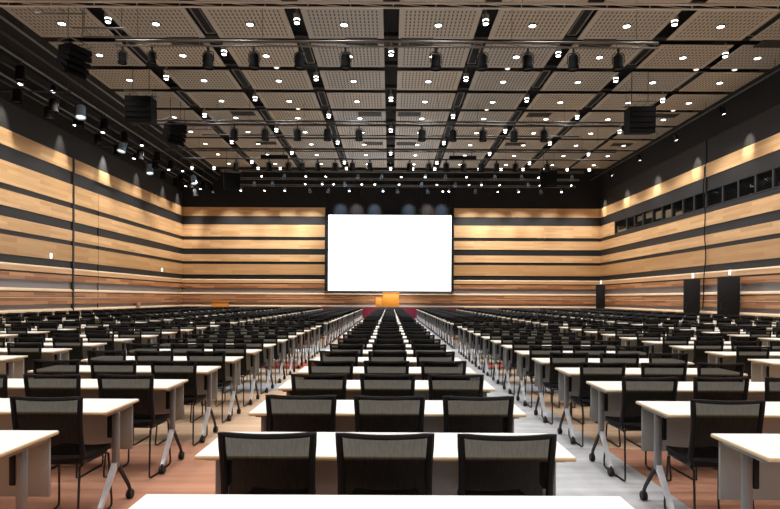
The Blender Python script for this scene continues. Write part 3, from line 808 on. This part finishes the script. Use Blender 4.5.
# rows: near edge of every table row; two cross aisles
ROWS = [2.73+1.03*n for n in range(-1, 13)] + [17.0+1.03*n for n in range(13)] + [31.0+1.03*n for n in range(9)]
BLOCKS = [(-.022, 0)] + [(s*(1.82+2.74*k+.9)-.02, s*(k+1)) for k in range(5) for s in (-1, 1)]
def block_name(b):
    if b == 0: return 'centre block'
    return '%s block %s of centre' % (ORD[abs(b)], 'left' if b < 0 else 'right')
tables, chairs = [], []
random.seed(11)
for r, y in enumerate(ROWS):
    for bx, b in BLOCKS:
        dx, dy, rz = random.uniform(-.012, .012), random.uniform(-.012, .012), random.uniform(-.004, .004)
        if r == 0 and b == 0: dx = dy = rz = 0
        cx = bx+dx
        xs_ = [proj(cx+sx*TL/2, y+ty, .72)[0] for sx in (-1, 1) for ty in (0, TD)]
        if max(xs_) > -25 and min(xs_) < 805 and not (r == 0 and b != 0): tables.append((y, cx, y+TD/2+dy, rz, r, b))
        if r == 0: continue
        for q in range(3):
            if b == 0: x = cx + (q-1)*.558 + .004
            else:
                ins = (.282, .856, 1.43)
                x = cx - TL/2 + ins[q] if b > 0 else cx + TL/2 - ins[2-q]
            off = .165 if b == 0 else .085
            yy = y + off + random.uniform(-.025, .025)*(0.4 if b == 0 else 1)
            px = proj(x, yy-.2, .8)[0]; hw = .23*FPX/yy
            if -hw < px < 780+hw: chairs.append((yy, x + random.uniform(-.012, .012), random.uniform(-.035, .035)*(.4 if b == 0 else 1), r, b, q))
tables.sort(); chairs.sort()
proto = None; nt = 0
for y, x, yc, rz, r, b in tables:
    lab = 'white folding table in the %s row from the camera, %s' % (ORD[r+1], block_name(b))
    grp = 'white folding tables in rows'
    if r <= 9:
        if proto is None: proto = table_root(lab, (x, yc, 0), rz, grp)
        else: copy_tree(proto, (x, yc, 0), (0, 0, rz), lab)
    else:
        o = bpy.data.objects.new('folding_table', TABLE_ONE); C.objects.link(o); o.location = (x, yc, 0); o.rotation_euler = (0, 0, rz)
        tag(o, lab, 'table', grp)
proto = None; mass = MB()
SEATN = ('left', 'middle', 'right')
for i, (y, x, rz, r, b, q) in enumerate(chairs):
    lab = 'black mesh chair, %s seat, %s row from camera, %s' % (SEATN[q], ORD[r+1], block_name(b))
    grp = 'black mesh chairs at the tables'
    if i < 300:
        if r <= 9:
            if proto is None: proto = chair_root(lab, (x, y, 0), rz, grp)
            else: copy_tree(proto, (x, y, 0), (0, 0, rz), lab)
        else:
            o = bpy.data.objects.new('mesh_chair', CHAIR_ONE); C.objects.link(o); o.location = (x, y, 0); o.rotation_euler = (0, 0, rz)
            tag(o, lab, 'chair', grp)
    else: mass.merge(CL, (x, y, 0))
print('tables', len(tables), 'chairs', len(chairs))
o = mass.build('chair_expanse')
tag(o, 'distant sea of black mesh chairs filling the rows before the stage', 'chairs', None, 'stuff')

# ------------------------------------------------------------------ light
def lamp(kind, name, loc, power, col=(1, .95, .87), aim=None, **kw):
    l = bpy.data.lights.new(name, kind); l.energy = power; l.color = col
    for k, v in kw.items(): setattr(l, k, v)
    o = bpy.data.objects.new(name, l); C.objects.link(o); o.location = loc
    if aim is not None: o.rotation_euler = (Vector(aim)-Vector(loc)).to_track_quat('-Z', 'Y').to_euler()
    return o
for k in range(-8, 0):
    for s in (-1, 1):
        for i in range(4 if s < 0 else 5): SPOTS.append((s*BAYX[i], 16.28+2.62*k+1.31))
for x, y in SPOTS:
    lamp('SPOT', 'downlight_beam', (x, y, CZ-.06), 430, (1, .985, .96), (x, y, 0), spot_size=math.radians(105), spot_blend=.9, shadow_soft_size=.15)
# wall washers: narrow spots grazing the upper side walls
for y in (15.7, 20.0, 24.3, 28.6, 32.9, 37.2, 41.5, 44.4):
    br = y == 32.9
    lamp('SPOT', 'wall_washer', (XL+.6, y, 10.3), 1500 if br else 520, (1, .96, .92) if br else (1, .93, .84), (XL, y, 8.1), spot_size=math.radians(42), spot_blend=.9, shadow_soft_size=.04)
for y in (17.7, 22.2, 26.7, 31.2, 35.8, 40.4, 44.6):
    lamp('SPOT', 'wall_washer', (XR-1.25, y, 9.85), 480, (1, .93, .82), (XR, y, 8.55), spot_size=math.radians(36), spot_blend=.9, shadow_soft_size=.04)
# fill spots added to brighten the side walls, no fixtures modelled there
for y in (12, 16, 20, 24, 28, 32, 36, 40, 43.5):
    lamp('SPOT', 'added_wall_fill', (-13.0, y, 9.6), 900, (1, .95, .87), (XL, y, 4.6), spot_size=math.radians(90), spot_blend=1, shadow_soft_size=.2)
    lamp('SPOT', 'added_wall_fill', (14.0, y, 9.9), 700, (1, .95, .87), (XR, y, 4.8), spot_size=math.radians(90), spot_blend=1, shadow_soft_size=.2)
# stage lanterns washing the far wall
for i in range(10):
    x = (-14.6, -12.4, -10.2, -8.0, -6.2, 6.2, 8.0, 10.2, 12.4, 14.6)[i]
    lamp('SPOT', 'stage_wash', (x, 42.6, 9.9), (900, 1000, 1100, 1250, 1350, 1400, 1300, 1100, 950, 800)[i], (1, .975, .93), (x, YB, 5.4), spot_size=math.radians(60), spot_blend=.9, shadow_soft_size=.1)
for x in (-3.9, -2.65, -1.25, 1.45, 2.9, 4.0):
    lamp('SPOT', 'drape_spot', (x, 44.0, 9.2), 420, (.62, .80, 1) if abs(x) not in (2.65, 2.9) else (1, .8, .75), (x, YB-.05, 8.3), spot_size=math.radians(44), spot_blend=1, shadow_soft_size=.1)

for x in (-3.0, 0.0, 3.0):  # fill spots added to brighten the dim stage and podium
    lamp('SPOT', 'added_stage_fill', (x, 33.4, 8.95), 2200, (1, .95, .86), (x*.3, 43.2, 1.2), spot_size=math.radians(24), spot_blend=.7, shadow_soft_size=.1)

w = bpy.data.worlds.new('World'); bpy.context.scene.world = w; w.use_nodes = True
w.node_tree.nodes['Background'].inputs[0].default_value = (.02, .02, .02, 1)

# ------------------------------------------------------------------ camera
cam = bpy.data.cameras.new('camera'); co = bpy.data.objects.new('camera', cam); C.objects.link(co)
cam.sensor_fit = 'HORIZONTAL'; cam.sensor_width = 36; cam.lens = 36*FPX/780
cam.shift_y = (HZ-254.5)/780
cam.clip_start = .05; cam.clip_end = 200
co.matrix_world = Matrix.Translation((0, 0, CAMZ)) @ Matrix.Rotation(PI/2, 4, 'X') @ Matrix.Rotation(math.radians(.27), 4, 'Z')
sc = bpy.context.scene
sc.camera = co
sc.view_settings.view_transform = 'Standard'; sc.view_settings.look = 'None'; sc.view_settings.gamma = 1; sc.view_settings.use_curve_mapping = False
sc.view_settings.exposure = 0
sc.cycles.max_bounces = 8; sc.cycles.transparent_max_bounces = 24; sc.cycles.diffuse_bounces = 4
sc.cycles.use_denoising = True
